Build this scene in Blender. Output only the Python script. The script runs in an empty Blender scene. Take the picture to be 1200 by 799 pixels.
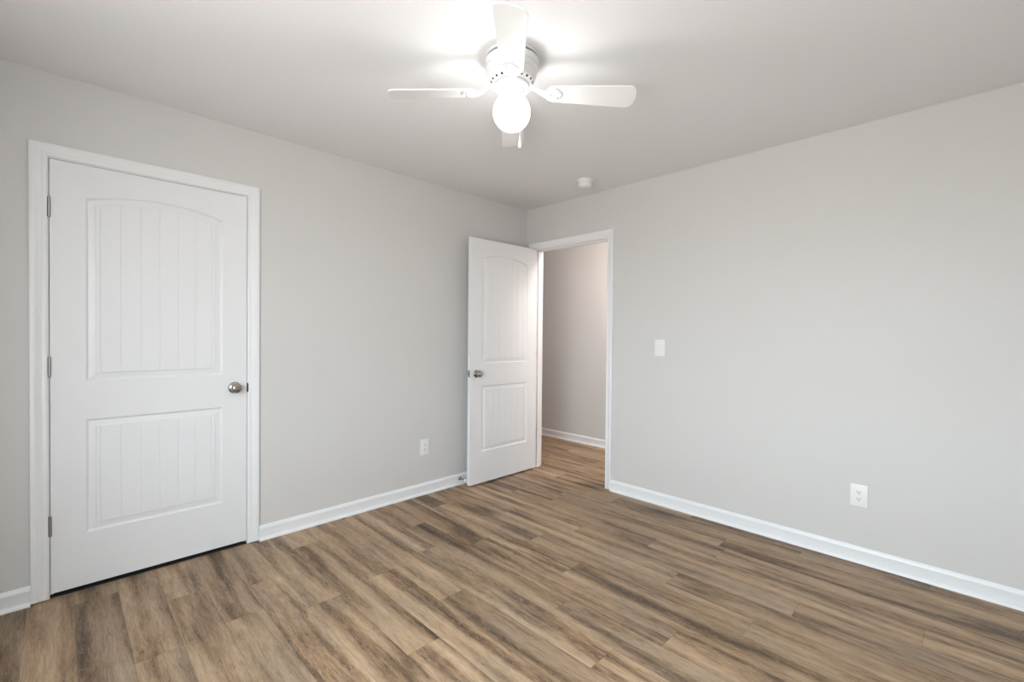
import bpy, bmesh, math, random
from mathutils import Vector, Matrix

# ------------------------------------------------------------------ camera
S = bpy.context.scene
COL = S.collection
rad = math.radians

CAM = (3.0069, -3.1662, 1.2491)
YAW, PITCH, ROLL, FPX = 0.7899, -0.0126, 0.0089, 533.9
cd = bpy.data.cameras.new('camera')
cam = bpy.data.objects.new('camera', cd)
COL.objects.link(cam)
cd.sensor_width = 36.0
cd.lens = FPX / 1200 * 36
cd.clip_start = 0.02
_f0 = Vector((-math.sin(YAW), math.cos(YAW), 0)); _r0 = Vector((math.cos(YAW), math.sin(YAW), 0)); _u0 = Vector((0, 0, 1))
_f = _f0 * math.cos(PITCH) + _u0 * math.sin(PITCH)
_u = _u0 * math.cos(PITCH) - _f0 * math.sin(PITCH)
_r = _r0 * math.cos(ROLL) + _u * math.sin(ROLL)
_u = _u * math.cos(ROLL) - _r0 * math.sin(ROLL)
cam.matrix_world = Matrix(((_r.x, _u.x, -_f.x, CAM[0]), (_r.y, _u.y, -_f.y, CAM[1]), (_r.z, _u.z, -_f.z, CAM[2]), (0, 0, 0, 1)))
S.camera = cam

# ------------------------------------------------------------------ light and exposure
VS = S.view_settings
VS.view_transform = 'Standard'
VS.look = 'None'
VS.gamma = 1.0
VS.use_curve_mapping = False
VS.exposure = 0.14

SKY = 17.6            # daylight outside the windows
GLOBE = 5.0          # glow of the fan's frosted globe
BULB_W = 5.5        # bulb inside that globe
HALL_W = 50.0        # hall ceiling lamp

W = bpy.data.worlds.new('sky'); S.world = W
W.use_nodes = True
nt = W.node_tree
bg = nt.nodes['Background']
tc = nt.nodes.new('ShaderNodeTexCoord'); sx = nt.nodes.new('ShaderNodeSeparateXYZ')
rp = nt.nodes.new('ShaderNodeValToRGB')
nt.links.new(tc.outputs['Generated'], sx.inputs[0])
mr = nt.nodes.new('ShaderNodeMapRange'); mr.inputs[1].default_value = -1
nt.links.new(sx.outputs['Z'], mr.inputs[0]); nt.links.new(mr.outputs[0], rp.inputs[0])
rp.color_ramp.elements[0].position = 0.47; rp.color_ramp.elements[0].color = (.52, .52, .515, 1)
rp.color_ramp.elements[1].position = 0.53; rp.color_ramp.elements[1].color = (.81, .92, 1.0, 1)
nt.links.new(rp.outputs[0], bg.inputs[0]); bg.inputs[1].default_value = SKY

# room constants
H = 2.44
RX, RY = 3.62, -3.78        # right wall x, back wall y
WT = 0.115                  # wall thickness
HALL_Y = 1.152
WIN1 = (1.55, 3.05, .62, 2.08)      # window in the back wall: x0 x1 z0 z1


def portal(name, loc, rot, sx_, sy_):
    d = bpy.data.lights.new(name, 'AREA'); d.shape = 'RECTANGLE'; d.size = sx_; d.size_y = sy_
    d.cycles.is_portal = True
    o = bpy.data.objects.new(name, d); COL.objects.link(o); o.location = loc; o.rotation_euler = rot
    return o


portal('window_portal', ((WIN1[0] + WIN1[1]) / 2, RY - WT, (WIN1[2] + WIN1[3]) / 2), (rad(90), 0, 0), WIN1[1] - WIN1[0], WIN1[3] - WIN1[2])
hl = bpy.data.lights.new('hall_lamp_light', 'POINT'); hl.energy = HALL_W; hl.color = (1, .90, .86); hl.shadow_soft_size = .10
ho = bpy.data.objects.new('hall_lamp_light', hl); COL.objects.link(ho); ho.location = (1.24, .31, 2.31)


# ------------------------------------------------------------------ helpers
def tag(o, label=None, cat=None, group=None, kind=None):
    for k, v in (('label', label), ('category', cat), ('group', group), ('kind', kind)):
        if v: o[k] = v
    return o


def empty(name, loc=(0, 0, 0), rz=0.0, parent=None):
    o = bpy.data.objects.new(name, None); COL.objects.link(o)
    o.location = loc; o.rotation_euler = (0, 0, rz); o.empty_display_size = .05
    if parent: o.parent = parent
    return o


def obj(name, bm, mat, parent=None, smooth=False, loc=None):
    if isinstance(bm, bmesh.types.BMesh):
        me = bpy.data.meshes.new(name)
        bmesh.ops.recalc_face_normals(bm, faces=bm.faces[:])
        bm.to_mesh(me); bm.free()
    else:
        me = bm
    me.materials.append(mat)
    if smooth:
        for p in me.polygons: p.use_smooth = True
        if smooth != 'all':
            me.set_sharp_from_angle(angle=rad(38))
    o = bpy.data.objects.new(name, me); COL.objects.link(o)
    if parent: o.parent = parent
    if loc: o.location = loc
    return o


def box(bm, x0, x1, y0, y1, z0, z1, bev=0.0, seg=2):
    r = bmesh.ops.create_cube(bm, size=1)
    vs = r['verts']
    for v in vs:
        v.co = Vector(((x0 + x1) / 2 + v.co.x * (x1 - x0), (y0 + y1) / 2 + v.co.y * (y1 - y0), (z0 + z1) / 2 + v.co.z * (z1 - z0)))
    if bev:
        es = list({e for v in vs for e in v.link_edges})
        bmesh.ops.bevel(bm, geom=es, offset=bev, segments=seg, affect='EDGES', profile=.5)


def lathe(bm, prof, n=48, axis='z', org=(0, 0, 0)):
    """prof: list of (radius, height) revolved about an axis through org."""
    o = Vector(org)

    def P(r, h, a):
        c, s = r * math.cos(a), r * math.sin(a)
        return o + (Vector((c, s, h)) if axis == 'z' else Vector((h, c, s)) if axis == 'x' else Vector((c, h, s)))
    rings = []
    for r, h in prof:
        if r < 1e-6: rings.append([bm.verts.new(P(0, h, 0))])
        else: rings.append([bm.verts.new(P(r, h, 2 * math.pi * i / n)) for i in range(n)])
    for a, b in zip(rings, rings[1:]):
        for i in range(n):
            j = (i + 1) % n
            if len(a) == 1 and len(b) > 1: bm.faces.new((a[0], b[i], b[j]))
            elif len(b) == 1 and len(a) > 1: bm.faces.new((a[i], a[j], b[0]))
            elif len(a) > 1: bm.faces.new((a[i], a[j], b[j], b[i]))
    for rg in (rings[0], rings[-1]):
        if len(rg) > 2:
            bm.faces.new(rg)


def prism(bm, pts, f0, f1):
    """close a 2-D outline between two frames (functions from (a,b) to 3-D)."""
    A = [bm.verts.new(f0(*p)) for p in pts]; B = [bm.verts.new(f1(*p)) for p in pts]
    n = len(pts)
    for i in range(n):
        j = (i + 1) % n
        bm.faces.new((A[i], A[j], B[j], B[i]))
    bm.faces.new(A[::-1]); bm.faces.new(B)


def tube(bm, path, r, n=10):
    rings = []
    for i, p in enumerate(path):
        a = Vector(path[max(i - 1, 0)]); b = Vector(path[min(i + 1, len(path) - 1)])
        t = (b - a).normalized()
        s = t.cross(Vector((0, 0, 1)) if abs(t.z) < .9 else Vector((1, 0, 0))).normalized(); q = t.cross(s)
        rr = r[i] if isinstance(r, (list, tuple)) else r
        rings.append([bm.verts.new(Vector(p) + (s * math.cos(2 * math.pi * k / n) + q * math.sin(2 * math.pi * k / n)) * rr) for k in range(n)])
    for a, b in zip(rings, rings[1:]):
        for k in range(n):
            j = (k + 1) % n
            bm.faces.new((a[k], a[j], b[j], b[k]))
    bm.faces.new(rings[0]); bm.faces.new(rings[-1])


def new():
    return bmesh.new()


# ------------------------------------------------------------------ materials
def mat(name, col, rough=.5, metal=0.0, spec=.5, bump=None, var=0.0):
    m = bpy.data.materials.new(name); m.use_nodes = True
    t = m.node_tree; b = t.nodes['Principled BSDF']
    b.inputs['Base Color'].default_value = (*col, 1)
    b.inputs['Roughness'].default_value = rough
    b.inputs['Metallic'].default_value = metal
    b.inputs['Specular IOR Level'].default_value = spec
    tcn = t.nodes.new('ShaderNodeTexCoord')
    if var:
        n = t.nodes.new('ShaderNodeTexNoise'); n.inputs['Scale'].default_value = 3.0; n.inputs['Detail'].default_value = 3
        t.links.new(tcn.outputs['Object'], n.inputs['Vector'])
        mx = t.nodes.new('ShaderNodeMix'); mx.data_type = 'RGBA'
        mx.inputs[6].default_value = (*[c * (1 - var) for c in col], 1); mx.inputs[7].default_value = (*[min(1, c * (1 + var)) for c in col], 1)
        t.links.new(n.outputs['Fac'], mx.inputs[0]); t.links.new(mx.outputs[2], b.inputs['Base Color'])
    if bump:
        n = t.nodes.new('ShaderNodeTexNoise'); n.inputs['Scale'].default_value = bump[0]; n.inputs['Detail'].default_value = 2
        t.links.new(tcn.outputs['Object'], n.inputs['Vector'])
        bn = t.nodes.new('ShaderNodeBump'); bn.inputs['Strength'].default_value = bump[1]; bn.inputs['Distance'].default_value = bump[2]
        t.links.new(n.outputs['Fac'], bn.inputs['Height']); t.links.new(bn.outputs[0], b.inputs['Normal'])
    return m


M_WALL = mat('wall_paint', (.655, .640, .620), .55, spec=.35, bump=(160, .10, .001), var=.008)
M_CEIL = mat('ceiling_paint', (.84, .835, .835), .85, spec=.2, bump=(220, .15, .001), var=.008)
M_TRIM = mat('trim_paint', (.83, .835, .84), .32, spec=.5, var=.004)
M_DOOR = mat('door_paint', (.80, .80, .805), .36, spec=.5, bump=(90, .04, .0006), var=.004)
M_PLAST = mat('white_plastic', (.84, .84, .83), .35, var=.004)
M_FAN = mat('fan_white_enamel', (.85, .85, .84), .35, var=.004)
M_NICKEL = mat('satin_nickel', (.37, .35, .32), .24, 1.0, bump=(300, .03, .0003))
M_HINGE = mat('hinge_steel', (.38, .37, .36), .35, 1.0, bump=(300, .03, .0003))
M_BRONZE = mat('dark_strike_metal', (.05, .045, .04), .4, .8, var=.05)
M_DARK = mat('dark_slot_and_gap_shadow', (.03, .03, .03), .6, var=.05)
M_RUBBER = mat('white_rubber_tip', (.75, .75, .73), .6, var=.02)


def glow(name, col, strength):
    m = bpy.data.materials.new(name); m.use_nodes = True
    t = m.node_tree; b = t.nodes['Principled BSDF']
    b.inputs['Base Color'].default_value = (.9, .9, .9, 1)
    b.inputs['Emission Color'].default_value = (*col, 1)
    b.inputs['Emission Strength'].default_value = strength
    return m


M_GLOBE = glow('lit_frosted_glass', (1, .99, .98), GLOBE)
_t = M_GLOBE.node_tree; _b = _t.nodes['Principled BSDF']; _o = _t.nodes['Material Output']
_tr = _t.nodes.new('ShaderNodeBsdfTransparent'); _mx = _t.nodes.new('ShaderNodeMixShader'); _mx.inputs[0].default_value = .35
_t.links.new(_tr.outputs[0], _mx.inputs[1]); _t.links.new(_b.outputs[0], _mx.inputs[2]); _t.links.new(_mx.outputs[0], _o.inputs['Surface'])


def floor_material():
    m = bpy.data.materials.new('vinyl_plank_wood'); m.use_nodes = True
    t = m.node_tree; L = t.links.new; b = t.nodes['Principled BSDF']
    N = lambda k: t.nodes.new('ShaderNode' + k)

    def math_(op, a, c=None, d=None):
        n = N('Math'); n.operation = op
        for i, v in enumerate((a, c, d)):
            if v is None: continue
            if isinstance(v, (int, float)): n.inputs[i].default_value = v
            else: L(v, n.inputs[i])
        return n.outputs[0]

    def attr(name):
        n = N('Attribute'); n.attribute_name = name; return n.outputs['Fac']

    def noise(vec, scale, detail, rough=.55, dist=0.0):
        n = N('TexNoise'); n.inputs['Scale'].default_value = scale; n.inputs['Detail'].default_value = detail
        n.inputs['Roughness'].default_value = rough; n.inputs['Distortion'].default_value = dist
        L(vec, n.inputs['Vector']); return n.outputs['Fac']

    def ramp(fac, stops):
        n = N('ValToRGB'); e = n.color_ramp.elements
        while len(e) < len(stops): e.new(.5)
        for i, (p, c) in enumerate(stops):
            e[i].position = p; e[i].color = (*c, 1) if isinstance(c, tuple) else (c, c, c, 1)
        L(fac, n.inputs[0]); return n.outputs[0]

    def mix(fac, a, c, mode='MIX'):
        n = N('Mix'); n.data_type = 'RGBA'; n.blend_type = mode
        if isinstance(fac, (int, float)): n.inputs[0].default_value = fac
        else: L(fac, n.inputs[0])
        for i, v in ((6, a), (7, c)):
            if isinstance(v, tuple): n.inputs[i].default_value = (*v, 1)
            else: L(v, n.inputs[i])
        return n.outputs[2]

    geo = N('NewGeometry'); sp = N('SeparateXYZ'); L(geo.outputs['Position'], sp.inputs[0])
    seed, tone = attr('seed'), attr('tone')
    uvn = N('UVMap'); uvn.uv_map = 'plank'; us = N('SeparateXYZ'); L(uvn.outputs[0], us.inputs[0])
    X = math_('ADD', sp.outputs['X'], math_('MULTIPLY', seed, 41.3))
    Y = sp.outputs['Y']

    def vec(ax, ay, k):
        n = N('CombineXYZ'); L(math_('MULTIPLY', X, ax), n.inputs[0])
        L(math_('MULTIPLY', Y, ay), n.inputs[1]); L(math_('MULTIPLY', seed, k), n.inputs[2]); return n.outputs[0]

    # slow wander of the grain along the board
    wob = noise(vec(1.3, 2.0, 7.7), 1.0, 2)
    wv = N('CombineXYZ'); L(math_('MULTIPLY', X, .95), wv.inputs[0])
    L(math_('ADD', math_('MULTIPLY', Y, 14.0), math_('MULTIPLY', wob, 1.1)), wv.inputs[1]); L(math_('MULTIPLY', seed, 23.0), wv.inputs[2])
    broad0 = noise(wv.outputs[0], 1.0, 2.0, .5, .2)
    fv = N('CombineXYZ'); L(math_('MULTIPLY', X, 5.0), fv.inputs[0])
    L(math_('ADD', math_('MULTIPLY', Y, 85.0), math_('MULTIPLY', wob, 3.0)), fv.inputs[1]); L(math_('MULTIPLY', seed, 5.0), fv.inputs[2])
    mid = noise(fv.outputs[0], 1.0, 5.0, .68, .3)
    fine = noise(vec(16.0, 230.0, 3.1), 1.0, 3.0, .7)
    fleck = noise(vec(42.0, 150.0, 9.1), 1.0, 2.0, .5)
    rag = noise(vec(13.0, 70.0, 4.4), 1.0, 5.0, .72, .6)
    dash = noise(vec(22.0, 150.0, 6.6), 1.0, 3.0, .6)
    cloud = noise(vec(5.0, 16.0, 2.9), 1.0, 3.0, .6)
    patch = noise(vec(1.6, 5.0, 17.0), 1.0, 2.0)

    def cen(v, k): return math_('MULTIPLY', math_('SUBTRACT', v, .5), k)
    # knots, with the grain darkening and swirling round them
    vn = N('TexVoronoi'); vn.inputs['Scale'].default_value = 1.0
    L(vec(1.7, 4.6, 13.0), vn.inputs['Vector'])
    dk = math_('ADD', vn.outputs['Distance'], cen(rag, .06))
    krand = N('SeparateColor'); L(vn.outputs['Color'], krand.inputs[0])
    kon = math_('GREATER_THAN', krand.outputs[0], .55)
    halo = math_('MULTIPLY', ramp(dk, [(.05, 1.0), (.34, 0.0)]), kon)
    ring = math_('MULTIPLY', math_('ADD', math_('SINE', math_('MULTIPLY', dk, 95.0)), 1.0), .5)
    # broad figure broken up by blotches and fibre so that its edges are ragged
    broad = math_('ADD', math_('ADD', broad0, math_('ADD', cen(rag, .42), cen(mid, .30))), math_('ADD', cen(cloud, .22), math_('MULTIPLY', halo, .13)))

    base = ramp(broad, [(.24, (.480, .340, .220)), (.44, (.405, .279, .175)), (.56, (.290, .188, .110)), (.67, (.158, .098, .057)), (.82, (.060, .036, .021))])
    # greyer boards and greyer zones inside a board
    grey = ramp(broad, [(.24, (.420, .317, .225)), (.45, (.325, .240, .166)), (.59, (.195, .139, .095)), (.82, (.060, .042, .030))])
    gfac = math_('MULTIPLY', ramp(patch, [(.44, 0.0), (.62, 1.0)]), .65)
    c = mix(gfac, base, grey)
    c = mix(1.0, c, ramp(mid, [(.28, (.72, .69, .66)), (.50, (1.0, 1.0, 1.0)), (.70, (1.12, 1.12, 1.11))]), 'MULTIPLY')
    c = mix(1.0, c, ramp(fine, [(.26, (.68, .66, .64)), (.50, (1.0, 1.0, 1.0)), (.74, (1.18, 1.18, 1.18))]), 'MULTIPLY')
    # short dark dashes and pale flecks along the dark grain
    zone = ramp(broad, [(.48, 0.0), (.64, 1.0)])
    c = mix(math_('MULTIPLY', math_('MULTIPLY', ramp(dash, [(.56, 0.0), (.68, 1.0)]), zone), .75), c, (.060, .040, .028))
    c = mix(math_('MULTIPLY', math_('MULTIPLY', ramp(fleck, [(.60, 0.0), (.70, 1.0)]), zone), .6), c, (.36, .29, .225))
    kn = ramp(dk, [(.035, 1.0), (.075, .6), (.10, .35), (.24, 0.0)])
    kf = math_('MULTIPLY', math_('MULTIPLY', kn, kon), math_('ADD', .45, math_('MULTIPLY', ring, .5)))
    c = mix(kf, c, (.070, .045, .030))
    # tone of the board
    tn = N('CombineColor'); 
    for i in range(3): L(tone, tn.inputs[i])
    c = mix(1.0, c, tn.outputs[0], 'MULTIPLY')
    # joint lines
    ed = math_('MINIMUM', math_('MINIMUM', us.outputs['X'], math_('SUBTRACT', 1.22, us.outputs['X'])),
               math_('MINIMUM', us.outputs['Y'], math_('SUBTRACT', .1524, us.outputs['Y'])))
    groove = ramp(math_('MULTIPLY', ed, 100.0), [(.06, 1.0), (.17, 0.0)])
    c = mix(math_('MULTIPLY', groove, .35), c, (.07, .05, .037))
    L(c, b.inputs['Base Color'])
    L(math_('ADD', .40, math_('MULTIPLY', mid, .18)), b.inputs['Roughness'])
    b.inputs['Specular IOR Level'].default_value = .30
    bp = N('Bump'); bp.inputs['Strength'].default_value = .25; bp.inputs['Distance'].default_value = .0012
    hgt = math_('SUBTRACT', math_('MULTIPLY', math_('ADD', fine, mid), .5), groove)
    L(hgt, bp.inputs['Height']); L(bp.outputs[0], b.inputs['Normal'])
    return m


M_FLOOR = floor_material()

# ------------------------------------------------------------------ the setting
# floor: one surface laid in boards that run along x, each board carrying its own tone
PW, PL = .1524, 1.22
JOINT = {-.381: 2.003, -.533: 2.883, -.686: 2.455, -.838: 1.934, -2.36: .513, -2.21: .898, -2.667: .396, -2.515: .765, -1.60: 2.017, -1.295: .926}


def build_floor():
    rnd = random.Random(11)
    bm = new()
    sd = bm.faces.layers.float.new('seed'); tn = bm.faces.layers.float.new('tone'); uv = bm.loops.layers.uv.new('plank')
    y1 = -.381 + PW * 11
    off = 0.0
    while y1 > RY - WT:
        y0 = y1 - PW
        off = (off + rnd.uniform(.28, .72) * PL) % PL
        for k, v in JOINT.items():
            if abs(k - y1) < .03: off = v % PL
        x = off - PL * 1.0
        while x > -1.6: x -= PL
        while x < RX + WT:
            s = rnd.random()
            tone = rnd.choice((.88, .94, .98, 1.0, 1.03, 1.08, 1.14)) * rnd.uniform(.97, 1.03)
            a, c_ = max(x, -1.6), min(x + PL, RX + WT)
            d, e = max(y0, RY - WT), min(y1, HALL_Y + .1)
            if c_ > a and e > d:
                f = bm.faces.new([bm.verts.new(p) for p in ((a, d, 0), (c_, d, 0), (c_, e, 0), (a, e, 0))])
                f[sd] = s; f[tn] = tone
                for lp in f.loops: lp[uv].uv = (lp.vert.co.x - x, lp.vert.co.y - y0)
            x += PL
        y1 = y0
    # underside so the floor has thickness
    box(bm, -1.6, RX + WT, RY - WT, HALL_Y + .1, -.06, -.002)
    me = bpy.data.meshes.new('floor')
    bm.to_mesh(me); bm.free()
    o = obj('floor', me, M_FLOOR)
    tag(o, 'brown wood-look vinyl plank floor running from the room into the hall', 'floor', kind='structure')


build_floor()


def struct(name, boxes, m, label, cat):
    bm = new()
    for b_ in boxes: box(bm, *b_)
    return tag(obj(name, bm, m), label, cat, kind='structure')


# closet door slab: y range on the left wall; entry opening: x range on the far wall
CY0, CY1 = -3.2016, -2.3870          # closet slab edges
SZ0, SZ1 = .022, 2.046               # slab bottom and top
JG = .003                            # gap slab to jamb
JT = .018                            # jamb thickness
EX0, EX1 = .108, .908                # entry clear opening
cy0, cy1, cz1 = CY0 - JG - JT, CY1 + JG + JT, SZ1 + JG + JT
struct('wall_left', [(-WT, 0, RY - WT, cy0, 0, H), (-WT, 0, cy1, HALL_Y * 0 + WT, 0, H), (-WT, 0, cy0, cy1, cz1, H),
                     (-.80, -WT, RY - WT, cy0 - .2, 0, H), (-.80, -WT, cy1 + .2, cy1 + .3, 0, H), (-.9, -.8, RY - WT, cy1 + .3, 0, H)],
       M_WALL, 'pale greige painted wall with the closed closet door', 'wall')
struct('wall_back', [(0, WIN1[0], RY - WT, RY, 0, H), (WIN1[1], RX, RY - WT, RY, 0, H), (WIN1[0], WIN1[1], RY - WT, RY, 0, WIN1[2]), (WIN1[0], WIN1[1], RY - WT, RY, WIN1[3], H)],
       M_WALL, 'greige wall behind the camera with a window', 'wall')
struct('wall_right', [(RX, RX + WT, RY - WT, WT, 0, H)],
       M_WALL, 'plain greige wall to the right of the camera', 'wall')
struct('wall_far', [(0, EX0 - JT, 0, WT, 0, H), (EX1 + JT, RX, 0, WT, 0, H), (EX0 - JT, EX1 + JT, 0, WT, cz1, H)],
       M_WALL, 'broad greige wall with the hall doorway, light switch and outlet', 'wall')
struct('wall_hall', [(-1.6, 2.3, HALL_Y, HALL_Y + .1, 0, H), (-1.6, -1.5, WT, HALL_Y, 0, H), (2.2, 2.3, WT, HALL_Y, 0, H), (-1.5, -WT, WT - .1, WT, 0, H)],
       M_WALL, 'greige hall wall seen through the open doorway', 'wall')
struct('ceiling', [(-1.6, RX + WT, RY - WT, HALL_Y + .1, H, H + .1)], M_CEIL, 'plain greige-white ceiling with the fan', 'ceiling')

# window frames (behind the camera, they shape the daylight)
def window(name, horiz, a0, a1, z0, z1, base, label):
    bm = new()
    def bx(p0, p1, q0, q1, d0, d1):
        if horiz: box(bm, p0, p1, base + d0, base + d1, q0, q1)
        else: box(bm, base - d1, base - d0, p0, p1, q0, q1)
    f = .045
    bx(a0, a1, z0, z0 + f, .02, .09); bx(a0, a1, z1 - f, z1, .02, .09); bx(a0, a0 + f, z0 + f, z1 - f, .02, .09); bx(a1 - f, a1, z0 + f, z1 - f, .02, .09)
    zm = (z0 + z1) / 2
    bx(a0 + f, a1 - f, zm - .025, zm + .025, .03, .08)
    bx((a0 + a1) / 2 - .03, (a0 + a1) / 2 + .03, z0 + f, z1 - f, .02, .09)
    tag(obj(name, bm, M_TRIM), label, 'window', kind='structure')


window('window_1', True, *WIN1, RY - WT, 'white framed window in the wall behind the camera')

# baseboards: board with a rounded top bead and a shoe moulding at the floor
BASE = [(0, 0), (.026, 0), (.0255, .007), (.0225, .013), (.018, .0165), (.0135, .018), (.0125, .062), (.0135, .066), (.0135, .071), (.0105, .078), (.006, .085), (.0045, .088), (0, .088)]


def baseboard(name, segs, label):
    bm = new()
    for (p, q, nrm) in segs:
        p, q, nrm = Vector((*p, 0)), Vector((*q, 0)), Vector((*nrm, 0))
        prism(bm, BASE, lambda a, b_: p + nrm * a + Vector((0, 0, b_)), lambda a, b_: q + nrm * a + Vector((0, 0, b_)))
    tag(obj(name, bm, M_TRIM, smooth=True), label, 'baseboard', kind='structure')


CW = .057   # casing width
RV = .005   # reveal
c_in0, c_in1 = CY0 - JG - RV, CY1 + JG + RV
baseboard('baseboard_left', [((0, RY), (0, c_in0 - CW), (1, 0)), ((0, c_in1 + CW), (0, 0), (1, 0))], 'white baseboard along the wall with the closet door')
baseboard('baseboard_far', [((EX1 + RV + CW, 0), (RX, 0), (0, -1))], 'white baseboard along the broad wall with the light switch')
baseboard('baseboard_hall', [((-1.5, HALL_Y), (2.2, HALL_Y), (0, -1))], 'white baseboard in the hall beyond the doorway')
baseboard('baseboard_back', [((0, RY), (RX, RY), (0, 1))], 'white baseboard behind the camera')
baseboard('baseboard_right', [((RX, RY), (RX, 0), (-1, 0))], 'white baseboard right of the camera')

CASING = [(0, 0), (0, .0085), (.003, .0105), (.014, .0115), (.017, .0100), (.020, .0118), (.034, .0130), (.038, .0165), (.043, .0178), (.051, .0178), (.057, .0150), (.057, 0)]


def casing(bm, fr, a0, a1, ztop, z0=.007):
    """mitred casing; fr(a, z, t) maps along-wall, height and projection to 3-D."""
    rings = []
    for st in range(4):
        ring = []
        for w, t in CASING:
            a, z = ((a0 - w, z0), (a0 - w, ztop + w), (a1 + w, ztop + w), (a1 + w, z0))[st]
            ring.append(bm.verts.new(fr(a, z, t)))
        rings.append(ring)
    n = len(CASING)
    for A, B in zip(rings, rings[1:]):
        for i in range(n):
            j = (i + 1) % n
            bm.faces.new((A[i], A[j], B[j], B[i]))
    bm.faces.new(rings[0]); bm.faces.new(rings[-1])


# closet door trim
bm = new(); casing(bm, lambda a, z, t: Vector((t, a, z)), c_in0, c_in1, SZ1 + JG + RV)
tr1 = tag(obj('trim_1', bm, M_TRIM, smooth=True), 'white moulded casing around the closed closet door', 'door casing', kind='structure')
bm = new()
box(bm, -WT, 0, CY0 - JG - JT, CY0 - JG, 0, SZ1 + JG); box(bm, -WT, 0, CY1 + JG, CY1 + JG + JT, 0, SZ1 + JG); box(bm, -WT, 0, CY0 - JG - JT, CY1 + JG + JT, SZ1 + JG, SZ1 + JG + JT)
obj('jamb', bm, M_TRIM, tr1)
bm = new()
box(bm, -.075, -.040, CY0 - JG, CY0 + .009, 0, SZ1 + JG); box(bm, -.075, -.040, CY1 - .009, CY1 + JG, 0, SZ1 + JG); box(bm, -.075, -.040, CY0 + .009, CY1 - .009, SZ1 - .009, SZ1 + JG)
obj('stop_strip', bm, M_TRIM, tr1)
bm = new(); box(bm, -.110, -.003, CY0 - JG, CY1 + JG, 0, .003)  # flat black strip added to paint the shadow below the slab
obj('gap_shadow_strip', bm, M_DARK, tr1)['label'] = 'black strip added as painted shadow in the gap under the closed door'
bm = new(); box(bm, -.022, .0035, CY1 + .0015, CY1 + .0042, .899, .956, .0008); box(bm, .001, .0045, CY1 + .0015, CY1 + .0095, .903, .952, .001)
sp_ = obj('strike_plate', bm, M_BRONZE, tr1); sp_['label'] = 'dark metal strike plate lip'

# entry doorway trim (both faces of the wall)
bm = new()
casing(bm, lambda a, z, t: Vector((a, -t, z)), EX0 - RV, EX1 + RV, SZ1 + JG + RV)
casing(bm, lambda a, z, t: Vector((a, WT + t, z)), EX0 - RV, EX1 + RV, SZ1 + JG + RV)
tr2 = tag(obj('trim_2', bm, M_TRIM, smooth=True), 'white moulded casing around the open hall doorway', 'door casing', kind='structure')
bm = new()
box(bm, EX0 - JT, EX0, 0, WT, 0, SZ1 + JG); box(bm, EX1, EX1 + JT, 0, WT, 0, SZ1 + JG); box(bm, EX0 - JT, EX1 + JT, 0, WT, SZ1 + JG, SZ1 + JG + JT)
obj('jamb', bm, M_TRIM, tr2)
bm = new()
box(bm, EX0, EX0 + .011, .040, .075, 0, SZ1 + JG); box(bm, EX1 - .011, EX1, .040, .075, 0, SZ1 + JG); box(bm, EX0 + .011, EX1 - .011, .040, .075, SZ1 - .008, SZ1 + JG)
obj('stop_strip', bm, M_TRIM, tr2)
bm = new(); box(bm, EX1 - .002, EX1 + .0005, .002, .034, .90, .956)
sp_ = obj('strike_plate', bm, M_HINGE, tr2); sp_['label'] = 'metal strike plate'


# ------------------------------------------------------------------ doors
# moulded slab built in local coordinates: u across (0..width, from the hinge edge), z up, face looking along +n
PROF = [(0, 0), (.0025, -.0012), (.0085, -.0078), (.0110, -.0088), (.0135, -.0085), (.0335, -.0058), (.0355, -.0058), (.0375, -.0022), (.0400, -.0016)]


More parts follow.
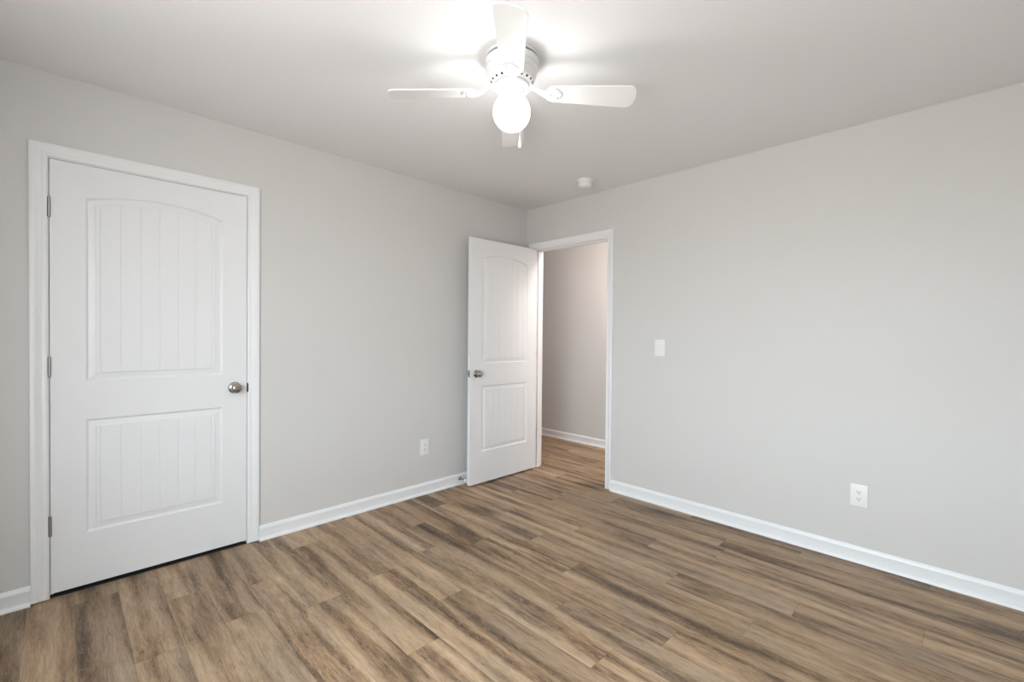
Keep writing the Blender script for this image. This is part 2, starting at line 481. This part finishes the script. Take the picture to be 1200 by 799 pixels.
def door_face(bm, wd, zb, zt, P, nplank=6, mirror=False):
    """one moulded face; P(u, z, d) maps to 3-D with d = relief (<=0)."""
    st = .1215
    u0, u1 = st, wd - st
    lo = (.2755, .8245)
    up = (1.010, 1.886)
    ARC = .046
    um = (u0 + u1) / 2; hw = (u1 - u0) / 2
    Rr = (hw * hw + ARC * ARC) / (2 * ARC)

    def arch(u, i):
        return up[1] - i + math.sqrt(max(0, (Rr) ** 2 - (u - um) ** 2)) - (Rr - ARC)
    # columns of the field in fractions, with grooves between the planks
    last = PROF[-1][0]
    fw = (u1 - u0) - 2 * last
    cols = [(0.0, 0)]
    edge = .013 / fw
    gs = [edge + (1 - 2 * edge) * k / nplank for k in range(nplank + 1)]
    g = .0024 / fw
    for f in gs:
        cols += [(f - g, 0), (f, -1), (f + g, 0)]
    cols.append((1.0, 0))
    fr = []
    for (a, da), (c_, dc) in zip(cols, cols[1:]):
        fr.append((a, da))
        if c_ - a > .06: fr += [((a * 2 + c_) / 3, 0), ((a + c_ * 2) / 3, 0)]
    fr.append(cols[-1])

    def V(u, z, d): return bm.verts.new(P(u, z, d))
    nC = len(fr)

    def panel(zb_, top):
        rings = []
        for i, d in PROF:
            us = [u0 + i + (u1 - u0 - 2 * i) * f for f, _ in fr]
            bot = [V(u, zb_ + i, d) for u in us]
            tp = [V(u, top(u, i), d) for u in us]
            rings.append((bot, tp))
        for (b0, t0), (b1, t1) in zip(rings, rings[1:]):
            for k in range(nC - 1):
                bm.faces.new((b0[k], b0[k + 1], b1[k + 1], b1[k]))
                bm.faces.new((t0[k + 1], t0[k], t1[k], t1[k + 1]))
            bm.faces.new((b0[0], b1[0], t1[0], t0[0]))
            bm.faces.new((b1[-1], b0[-1], t0[-1], t1[-1]))
        # field with grooves
        i, d = PROF[-1]
        us = [u0 + i + (u1 - u0 - 2 * i) * f for f, _ in fr]
        gb = [V(u, zb_ + i + .0005, d + q * .0020) for u, (f, q) in zip(us, fr)]
        gt = [V(u, top(u, i) - .0005, d + q * .0020) for u, (f, q) in zip(us, fr)]
        b1, t1 = rings[-1]
        for k in range(nC - 1):
            bm.faces.new((gb[k], gb[k + 1], gt[k + 1], gt[k]))
            bm.faces.new((b1[k], b1[k + 1], gb[k + 1], gb[k]))
            bm.faces.new((t1[k + 1], t1[k], gt[k], gt[k + 1]))
        return rings[0]
    lo_b, lo_t = panel(lo[0], lambda u, i: lo[1] - i)
    up_b, up_t = panel(up[0], arch)
    us = [u0 + (u1 - u0) * f for f, _ in fr]
    zb_row = [V(u, zb, 0) for u in us]; zt_row = [V(u, zt, 0) for u in us]
    for A, B in ((zb_row, lo_b), (lo_t, up_b), (up_t, zt_row)):
        for k in range(nC - 1): bm.faces.new((A[k], A[k + 1], B[k + 1], B[k]))
    for side, col in ((0, 0), (wd, -1)):
        chain = [zb_row[col], lo_b[col], lo_t[col], up_b[col], up_t[col], zt_row[col]]
        out = [V(side, c_, 0) for c_ in (zb, lo[0], lo[1], up[0], up[1], zt)]
        for k in range(5): bm.faces.new((chain[k], chain[k + 1], out[k + 1], out[k]))


def door_slab_mesh(wd, zb, zt, T):
    """slab from y=-T (back) to y=0 (front, faces +y local), u along +x."""
    bm = new()
    door_face(bm, wd, zb, zt, lambda u, z, d: Vector((u, d, z)))
    door_face(bm, wd, zb, zt, lambda u, z, d: Vector((u, -T - d, z)))
    bmesh.ops.remove_doubles(bm, verts=bm.verts[:], dist=.00005)
    for a, b_ in (((0, zb), (wd, zb)), ((wd, zb), (wd, zt)), ((wd, zt), (0, zt)), ((0, zt), (0, zb))):
        bm.faces.new([bm.verts.new(p) for p in ((a[0], 0, a[1]), (b_[0], 0, b_[1]), (b_[0], -T, b_[1]), (a[0], -T, a[1]))])
    return bm


KNOB = [(0, 0), (.0325, 0), (.0330, .003), (.0315, .0065), (.025, .009), (.0125, .0105), (.0105, .016), (.0108, .022), (.0150, .026), (.0225, .031), (.0268, .037), (.0282, .043), (.0272, .049), (.0240, .0545), (.0180, .058), (.0110, .0595), (.0040, .0600), (.0, .0600)]


def knob(parent, u, z, sgn, y):
    bm = new()
    lathe(bm, [(r, sgn * h) for r, h in KNOB], 40, 'y', (u, y, z))
    o = obj('knob', bm, M_NICKEL, parent, smooth='all'); o['label'] = 'satin nickel round knob'
    return o


def hinge(parent, z, u, y, leaf=True):
    """hinge barrel standing proud of the face, with its finial tips and a leaf"""
    bm = new()
    hh = .0445
    lathe(bm, [(0, -hh - .004), (.003, -hh - .004), (.0045, -hh - .001), (.0058, -hh), (.0058, -hh + .017), (.0053, -hh + .0175), (.0053, -hh + .0185), (.0058, -hh + .019),
               (.0058, -.009), (.0053, -.0085), (.0053, -.0075), (.0058, -.007), (.0058, .009), (.0053, .0095), (.0053, .0105), (.0058, .011),
               (.0058, hh - .018), (.0053, hh - .0175), (.0053, hh - .0165), (.0058, hh - .016), (.0058, hh), (.0045, hh + .001), (.003, hh + .004), (0, hh + .004)], 20, 'z', (u, y, z))
    if leaf: box(bm, u - .0012, u + .0012, y - .034, y - .004, z - hh, z + hh)
    o = obj('hinge', bm, M_HINGE, parent, smooth=True); o['label'] = 'brushed steel hinge'
    return o


DT = .035
# closet door: hinge edge at the left (y = CY0); local +x runs along world +y, local +y faces world -x -> mirror by rotating +90 and using the back face
wd1 = CY1 - CY0
d1 = empty('door_1', (0, CY0, 0), rad(90))      # local x -> world +y, local y -> world -x
tag(d1, 'closed white two-panel closet door with arched upper panel', 'door', kind='structure')
bm = door_slab_mesh(wd1, SZ0, SZ1, DT)
bmesh.ops.translate(bm, vec=(0, DT, 0), verts=bm.verts[:])
obj('door_panel', bm, M_DOOR, d1, smooth=False)
knob(d1, wd1 - .0625, .931, -1, 0.0)
for z in (1.823, 1.083, .341): hinge(d1, z, -JG / 2, -.0055, False)

# entry door: swung into the room on its left jamb, hall face towards the camera
wd2 = .790
SW = rad(0.4)
d2 = empty('door_2', (EX0 + .0015, -.004, 0), rad(-90) - SW)   # local x -> world -y, local y -> world +x
tag(d2, 'white two-panel door standing open into the room by the corner', 'door', kind='structure')
bm = door_slab_mesh(wd2, .015, SZ1, DT)
bmesh.ops.translate(bm, vec=(0.003, DT, 0), verts=bm.verts[:])
obj('door_panel', bm, M_DOOR, d2, smooth=False)
knob(d2, wd2 - .0605, .931, 1, DT)
kb = knob(d2, wd2 - .0605, .931, -1, 0.0)
bm = new(); box(bm, wd2 + .0022, wd2 + .0045, .005, DT - .005, .903, .959, .0006); box(bm, wd2 + .003, wd2 + .013, .012, DT - .012, .920, .942, .002)
lt = obj('latch_plate', bm, M_HINGE, d2); lt['label'] = 'metal latch plate on the door edge'
for z in (1.823, 1.083, .341):
    hg = hinge(d2, z, -.001, -.0045, False)
    bm = new(); box(bm, -.0025, .0005, .0, .032, z - .0445, z + .0445); obj('leaf', bm, M_HINGE, hg)

# ------------------------------------------------------------------ door stop on the baseboard
ds = empty('door_stop', (.0128, -.800, .050))
tag(ds, 'small metal door stop on the baseboard beside the open door', 'door stop')
bm = new(); lathe(bm, [(0, 0), (.0145, 0), (.0145, .003), (.0110, .006), (.0072, .009), (.0068, .062), (.0095, .064), (0, .064)], 24, 'x'); obj('shaft', bm, M_NICKEL, ds, smooth=True)
bm = new(); lathe(bm, [(0, .0642), (.0105, .0642), (.0110, .067), (.0110, .0840), (.0085, .0870), (0, .0875)], 24, 'x'); obj('tip', bm, M_RUBBER, ds, smooth=True)['label'] = 'white rubber tip'


# ------------------------------------------------------------------ wall plates (local: x across, z up, facing -y)
def plate_mesh(bm, w, h, t=.006):
    pts = []
    box(bm, -w / 2, w / 2, -t, 0, -h / 2, h / 2, .0028, 3)


def screw(parent, x, z, y):
    bm = new(); lathe(bm, [(0, y - .0012), (.0022, y - .0011), (.0031, y - .0004), (.0031, y + .001), (0, y + .001)], 16, 'y', (x, 0, z))
    return obj('screw', bm, M_PLAST, parent, smooth=True)


def outlet():
    r = empty('outlet')
    bm = new(); plate_mesh(bm, .080, .124); obj('wall_plate', bm, M_PLAST, r, smooth=True)
    screw(r, 0, 0, -.006)
    for zc in (.0195, -.0195):
        bm = new()
        n = 28; pts = []
        for k in range(n):
            a = 2 * math.pi * k / n
            pts.append((max(-.0150, min(.0150, .0172 * math.cos(a))), .0142 * math.sin(a) if abs(math.sin(a)) < .97 else .0138 * (1 if math.sin(a) > 0 else -1)))
        prism(bm, pts, lambda a, b_: Vector((a, -.004, zc + b_)), lambda a, b_: Vector((a, -.0075, zc + b_)))
        rc = obj('receptacle', bm, M_PLAST, r)
        for (xx, ww, hh, zz) in ((-.0064, .0026, .0090, .003), (.0064, .0026, .0076, .003)):
            bm = new(); box(bm, xx - ww / 2, xx + ww / 2, -.0079, -.0072, zc + zz - hh / 2, zc + zz + hh / 2)
            obj('slot', bm, M_DARK, rc)
        bm = new(); lathe(bm, [(0, -.0079), (.0028, -.0079), (.0028, -.0072), (0, -.0072)], 16, 'y', (0, 0, zc - .0072))
        obj('ground_hole', bm, M_DARK, rc)
    return r


def copy_tree(o, parent=None):
    c = o.copy(); COL.objects.link(c); c.parent = parent
    for ch in o.children: copy_tree(ch, c)
    return c


ou = outlet()
ou.location = (2.577, 0, .3715)
tag(ou, 'white duplex outlet low on the broad wall below the light switch side', 'outlet', 'wall outlets')
ou['label'] = 'white duplex outlet low on the broad right wall'
ol = copy_tree(ou)
ol.location = (0, -1.1425, .368); ol.rotation_euler = (0, 0, rad(90))
ol['label'] = 'white duplex outlet on the wall between the two doors'

sw = empty('light_switch', (1.3765, 0, 1.1645))
tag(sw, 'white single toggle light switch beside the hall doorway', 'light switch')
bm = new(); plate_mesh(bm, .080, .124); obj('wall_plate', bm, M_PLAST, sw, smooth=True)
bm = new(); box(bm, -.0052, .0052, -.0072, -.005, -.012, .012, .0008); col_ = obj('toggle_collar', bm, M_PLAST, sw)
bm = new()
prism(bm, [(-.0055, -.004), (-.0055, -.009), (-.011, -.018), (-.004, -.021), (.0045, -.009), (.0055, -.004)][::-1], lambda a, b_: Vector((-.0036, b_, -a)), lambda a, b_: Vector((.0036, b_, -a)))
obj('toggle', bm, M_PLAST, sw)
for z in (.0302, -.0302): screw(sw, 0, z, -.006)

# ------------------------------------------------------------------ smoke detector
sm = empty('smoke_detector', (.905, -.31, H))
tag(sm, 'round white smoke detector on the ceiling above the hall doorway', 'smoke detector')
bm = new(); lathe(bm, [(0, 0), (.066, 0), (.067, -.003), (.067, -.010), (.0655, -.0125), (.060, -.013), (0, -.013)], 56); obj('base_plate', bm, M_PLAST, sm, smooth=True)
bm = new(); lathe(bm, [(0, -.013), (.0545, -.013), (.0545, -.020), (.0565, -.0205), (.0560, -.028), (.0535, -.0285), (.0535, -.0305), (.0545, -.031), (.0520, -.043), (.0470, -.051), (.038, -.0555), (.0, -.0570)], 56)
bd = obj('body', bm, M_PLAST, sm, smooth=True)
bm = new(); lathe(bm, [(0, -.054), (.010, -.054), (.010, -.0582), (.008, -.0592), (0, -.0592)], 24, 'z', (.018, .010, 0)); obj('test_button', bm, M_PLAST, bd, smooth=True)
bm = new()
for k in range(16):
    a = 2 * math.pi * k / 16
    c_, s_ = math.cos(a), math.sin(a)
    q = [Vector((c_ * r - s_ * w, s_ * r + c_ * w, z)) for r, w, z in ((.0538, -.006, -.0304), (.0538, .006, -.0304), (.0538, .006, -.0288), (.0538, -.006, -.0288))]
    bm.faces.new([bm.verts.new(p) for p in q])
obj('vent_slots', bm, M_DARK, bd)['label'] = 'dark vent slots round the side'

# ------------------------------------------------------------------ ceiling fan
FANROT = rad(-0.8)
FX, FY = 1.5975, -1.7835
view = math.atan2(FY - CAM[1], FX - CAM[0])
fan = empty('ceiling_fan', (FX, FY, H), view + FANROT)      # local +x points away from the camera
tag(fan, 'white four-blade ceiling fan with one lit globe and a pull chain', 'ceiling fan')
bm = new(); lathe(bm, [(0, 0), (.112, 0), (.1165, -.0015), (.1175, -.006), (.1165, -.0085), (.1085, -.0095), (.1080, -.0160), (.1135, -.0175), (.1135, -.0350), (.1105, -.0370), (.1105, -.0400), (.1130, -.0420), (.1125, -.0445), (.1090, -.0450),
                      (.1075, -.0470), (.1075, -.0490), (.1100, -.0505), (.1080, -.0640), (.1060, -.0680), (.1015, -.0710), (.1005, -.0750), (.1030, -.0780), (.0990, -.0900), (.0955, -.0940), (.0935, -.0980), (.0950, -.1010), (.0900, -.1080), (.0830, -.1150), (.0810, -.1180), (.0, -.1180)], 72)
hs = obj('motor_housing', bm, M_FAN, fan, smooth=True)
bm = new(); lathe(bm, [(.1086, -.0097), (.1090, -.0097), (.1090, -.0158), (.1086, -.0158)], 72)
sb = obj('seam', bm, M_DARK, hs); sb['label'] = 'dark seam under the ceiling ring'
bm = new()
NV = 20
for k in range(NV):
    a = 2 * math.pi * (k + .5) / NV
    c_, s_ = math.cos(a), math.sin(a)
    A = []
    for r, w, z in ((.0912, -.0050, -.1060), (.0912, .0050, -.1060), (.0852, .0050, -.1125), (.0852, -.0050, -.1125)):
        r += .0012
        A.append(Vector((c_ * r - s_ * w, s_ * r + c_ * w, z)))
    bm.faces.new([bm.verts.new(p) for p in A])
obj('vent_slots', bm, M_DARK, hs)['label'] = 'dark vent slots round the lower housing'
# rotor / flywheel disc that carries the irons
bm = new(); lathe(bm, [(0, -.1180), (.070, -.1180), (.0745, -.1215), (.0745, -.1330), (.070, -.1370), (0, -.1370)], 64); obj('rotor', bm, M_FAN, fan, smooth=True)
bm = new(); lathe(bm, [(0, -.1370), (.048, -.1370), (.052, -.1410), (.052, -.1560), (.049, -.1620), (.044, -.1680), (.043, -.1760), (.0, -.1760)], 56); obj('light_fitter', bm, M_FAN, fan, smooth=True)
# globe
bm = new()
R_ = .0800
gz = -.2320
pr = [(.0400, -.1730)]
a0 = math.asin(.0400 / R_)
for k in range(1, 29):
    a = a0 + (math.pi - a0) * k / 28
    pr.append((R_ * math.sin(a), gz + R_ * math.cos(a)))
pr[-1] = (0, gz - R_)
pr = [(0, -.1725)] + pr
lathe(bm, pr, 56)
gl = obj('globe', bm, M_GLOBE, fan, smooth='all'); gl['label'] = 'glowing white glass globe'

bd_ = bpy.data.lights.new('fan_bulb', 'POINT'); bd_.energy = BULB_W; bd_.color = (1, .99, .98); bd_.shadow_soft_size = .03
bo_ = bpy.data.objects.new('fan_bulb', bd_); COL.objects.link(bo_); bo_.parent = fan; bo_.location = (0, 0, gz)

# blades: one, then copies turned by 90 degrees
BZ = -.1440
BP = rad(13)


def blade_mesh():
    bm = new()
    r0, r1 = .150, .533
    pts = []
    # outline (radius, half-width): rounded root, slight flare, rounded tip
    n = 10
    for k in range(n + 1):                       # root arc
        a = math.pi / 2 + math.pi * k / n
        pts.append((r0 + .028 + .028 * math.cos(a), .046 * math.sin(a)))
    tipw, cr = .060, .026
    for k in range(7):
        a = -math.pi / 2 + math.pi / 2 * k / 6
        pts.append((r1 - .008 - cr + cr * math.cos(a), -tipw + cr + cr * math.sin(a)))
    pts.append((r1 - .002, -.018)); pts.append((r1, 0)); pts.append((r1 - .002, .018))
    for k in range(7):
        a = math.pi / 2 * k / 6
        pts.append((r1 - .008 - cr + cr * math.cos(a), tipw - cr + cr * math.sin(a)))
    prism(bm, pts, lambda a, b_: Vector((a, b_, -.003)), lambda a, b_: Vector((a, b_, .003)))
    bmesh.ops.bevel(bm, geom=[e for e in bm.edges if abs(e.verts[0].co.z - e.verts[1].co.z) < 1e-6], offset=.0015, segments=2, affect='EDGES')
    return bm


def iron_mesh():
    bm = new()
    # arm from the rotor out to the blade and a spade plate under the blade root
    arm = [(.062, .0, .031), (.085, 0, .029), (.105, 0, .018), (.125, 0, .002), (.145, 0, -.0055), (.170, 0, -.0055)]
    wds = [.016, .013, .011, .012, .016, .018]
    rings = []
    for (x, y, z), w in zip(arm, wds):
        rings.append([bm.verts.new(p) for p in ((x, -w, z - .003), (x, w, z - .003), (x, w, z + .003), (x, -w, z + .003))])
    for a, b_ in zip(rings, rings[1:]):
        for k in range(4): bm.faces.new((a[k], a[(k + 1) % 4], b_[(k + 1) % 4], b_[k]))
    bm.faces.new(rings[0]); bm.faces.new(rings[-1])
    pts = []
    for k in range(24):
        a = 2 * math.pi * k / 24
        pts.append((.178 + .034 * math.cos(a), (.036 - .006 * math.cos(a)) * math.sin(a)))
    prism(bm, pts, lambda a, b_: Vector((a, b_, -.0075)), lambda a, b_: Vector((a, b_, -.0032)))
    return bm


bl = None
for k in range(4):
    if k == 0:
        bl = obj('blade', blade_mesh(), M_FAN, fan)
        ir = obj('blade_iron', iron_mesh(), M_FAN, bl)
        scs = []
        for (x, y) in ((.196, .016), (.196, -.016), (.166, 0)):
            bm = new(); lathe(bm, [(0, -.0100), (.003, -.0096), (.0045, -.0080), (.0045, -.0070), (0, -.0070)], 14, 'z', (x, y, 0))
            scs.append(obj('screw', bm, M_HINGE, bl, smooth=True))
        b_ = bl
    else:
        b_ = bl.copy(); COL.objects.link(b_); b_.parent = fan
        for ch in [ir] + scs:
            c_ = ch.copy(); COL.objects.link(c_); c_.parent = b_
    b_.location = (0, 0, BZ)
    b_.rotation_mode = 'XYZ'
    m_ = Matrix.Rotation(rad(90 * k), 4, 'Z') @ Matrix.Rotation(rad((1.2, 1.4, .8, 2.2)[k]), 4, 'Y') @ Matrix.Rotation(-rad((13, 10.5, 14, 14)[k]), 4, 'X')
    b_.rotation_euler = m_.to_euler('XYZ')

# pull chain (beads read as a thin cord) with a drop-shaped fob
pc = new()
px, py = -.070, -.036
path = [(-.048, -.024, -.150), (-.060, -.031, -.152), (-.0685, -.0352, -.160), (px, py, -.175), (px, py, -.366)]
tube(pc, path, .0014, 8)
ch_ = obj('pull_chain', pc, M_FAN, fan, smooth=True)
bm = new(); lathe(bm, [(0, -.362), (.0022, -.363), (.0030, -.372), (.0055, -.386), (.0078, -.398), (.0080, -.405), (.0060, -.412), (.0, -.415)], 24, 'z', (px, py, 0))
obj('fob', bm, M_FAN, ch_, smooth='all')['label'] = 'white drop-shaped pull'
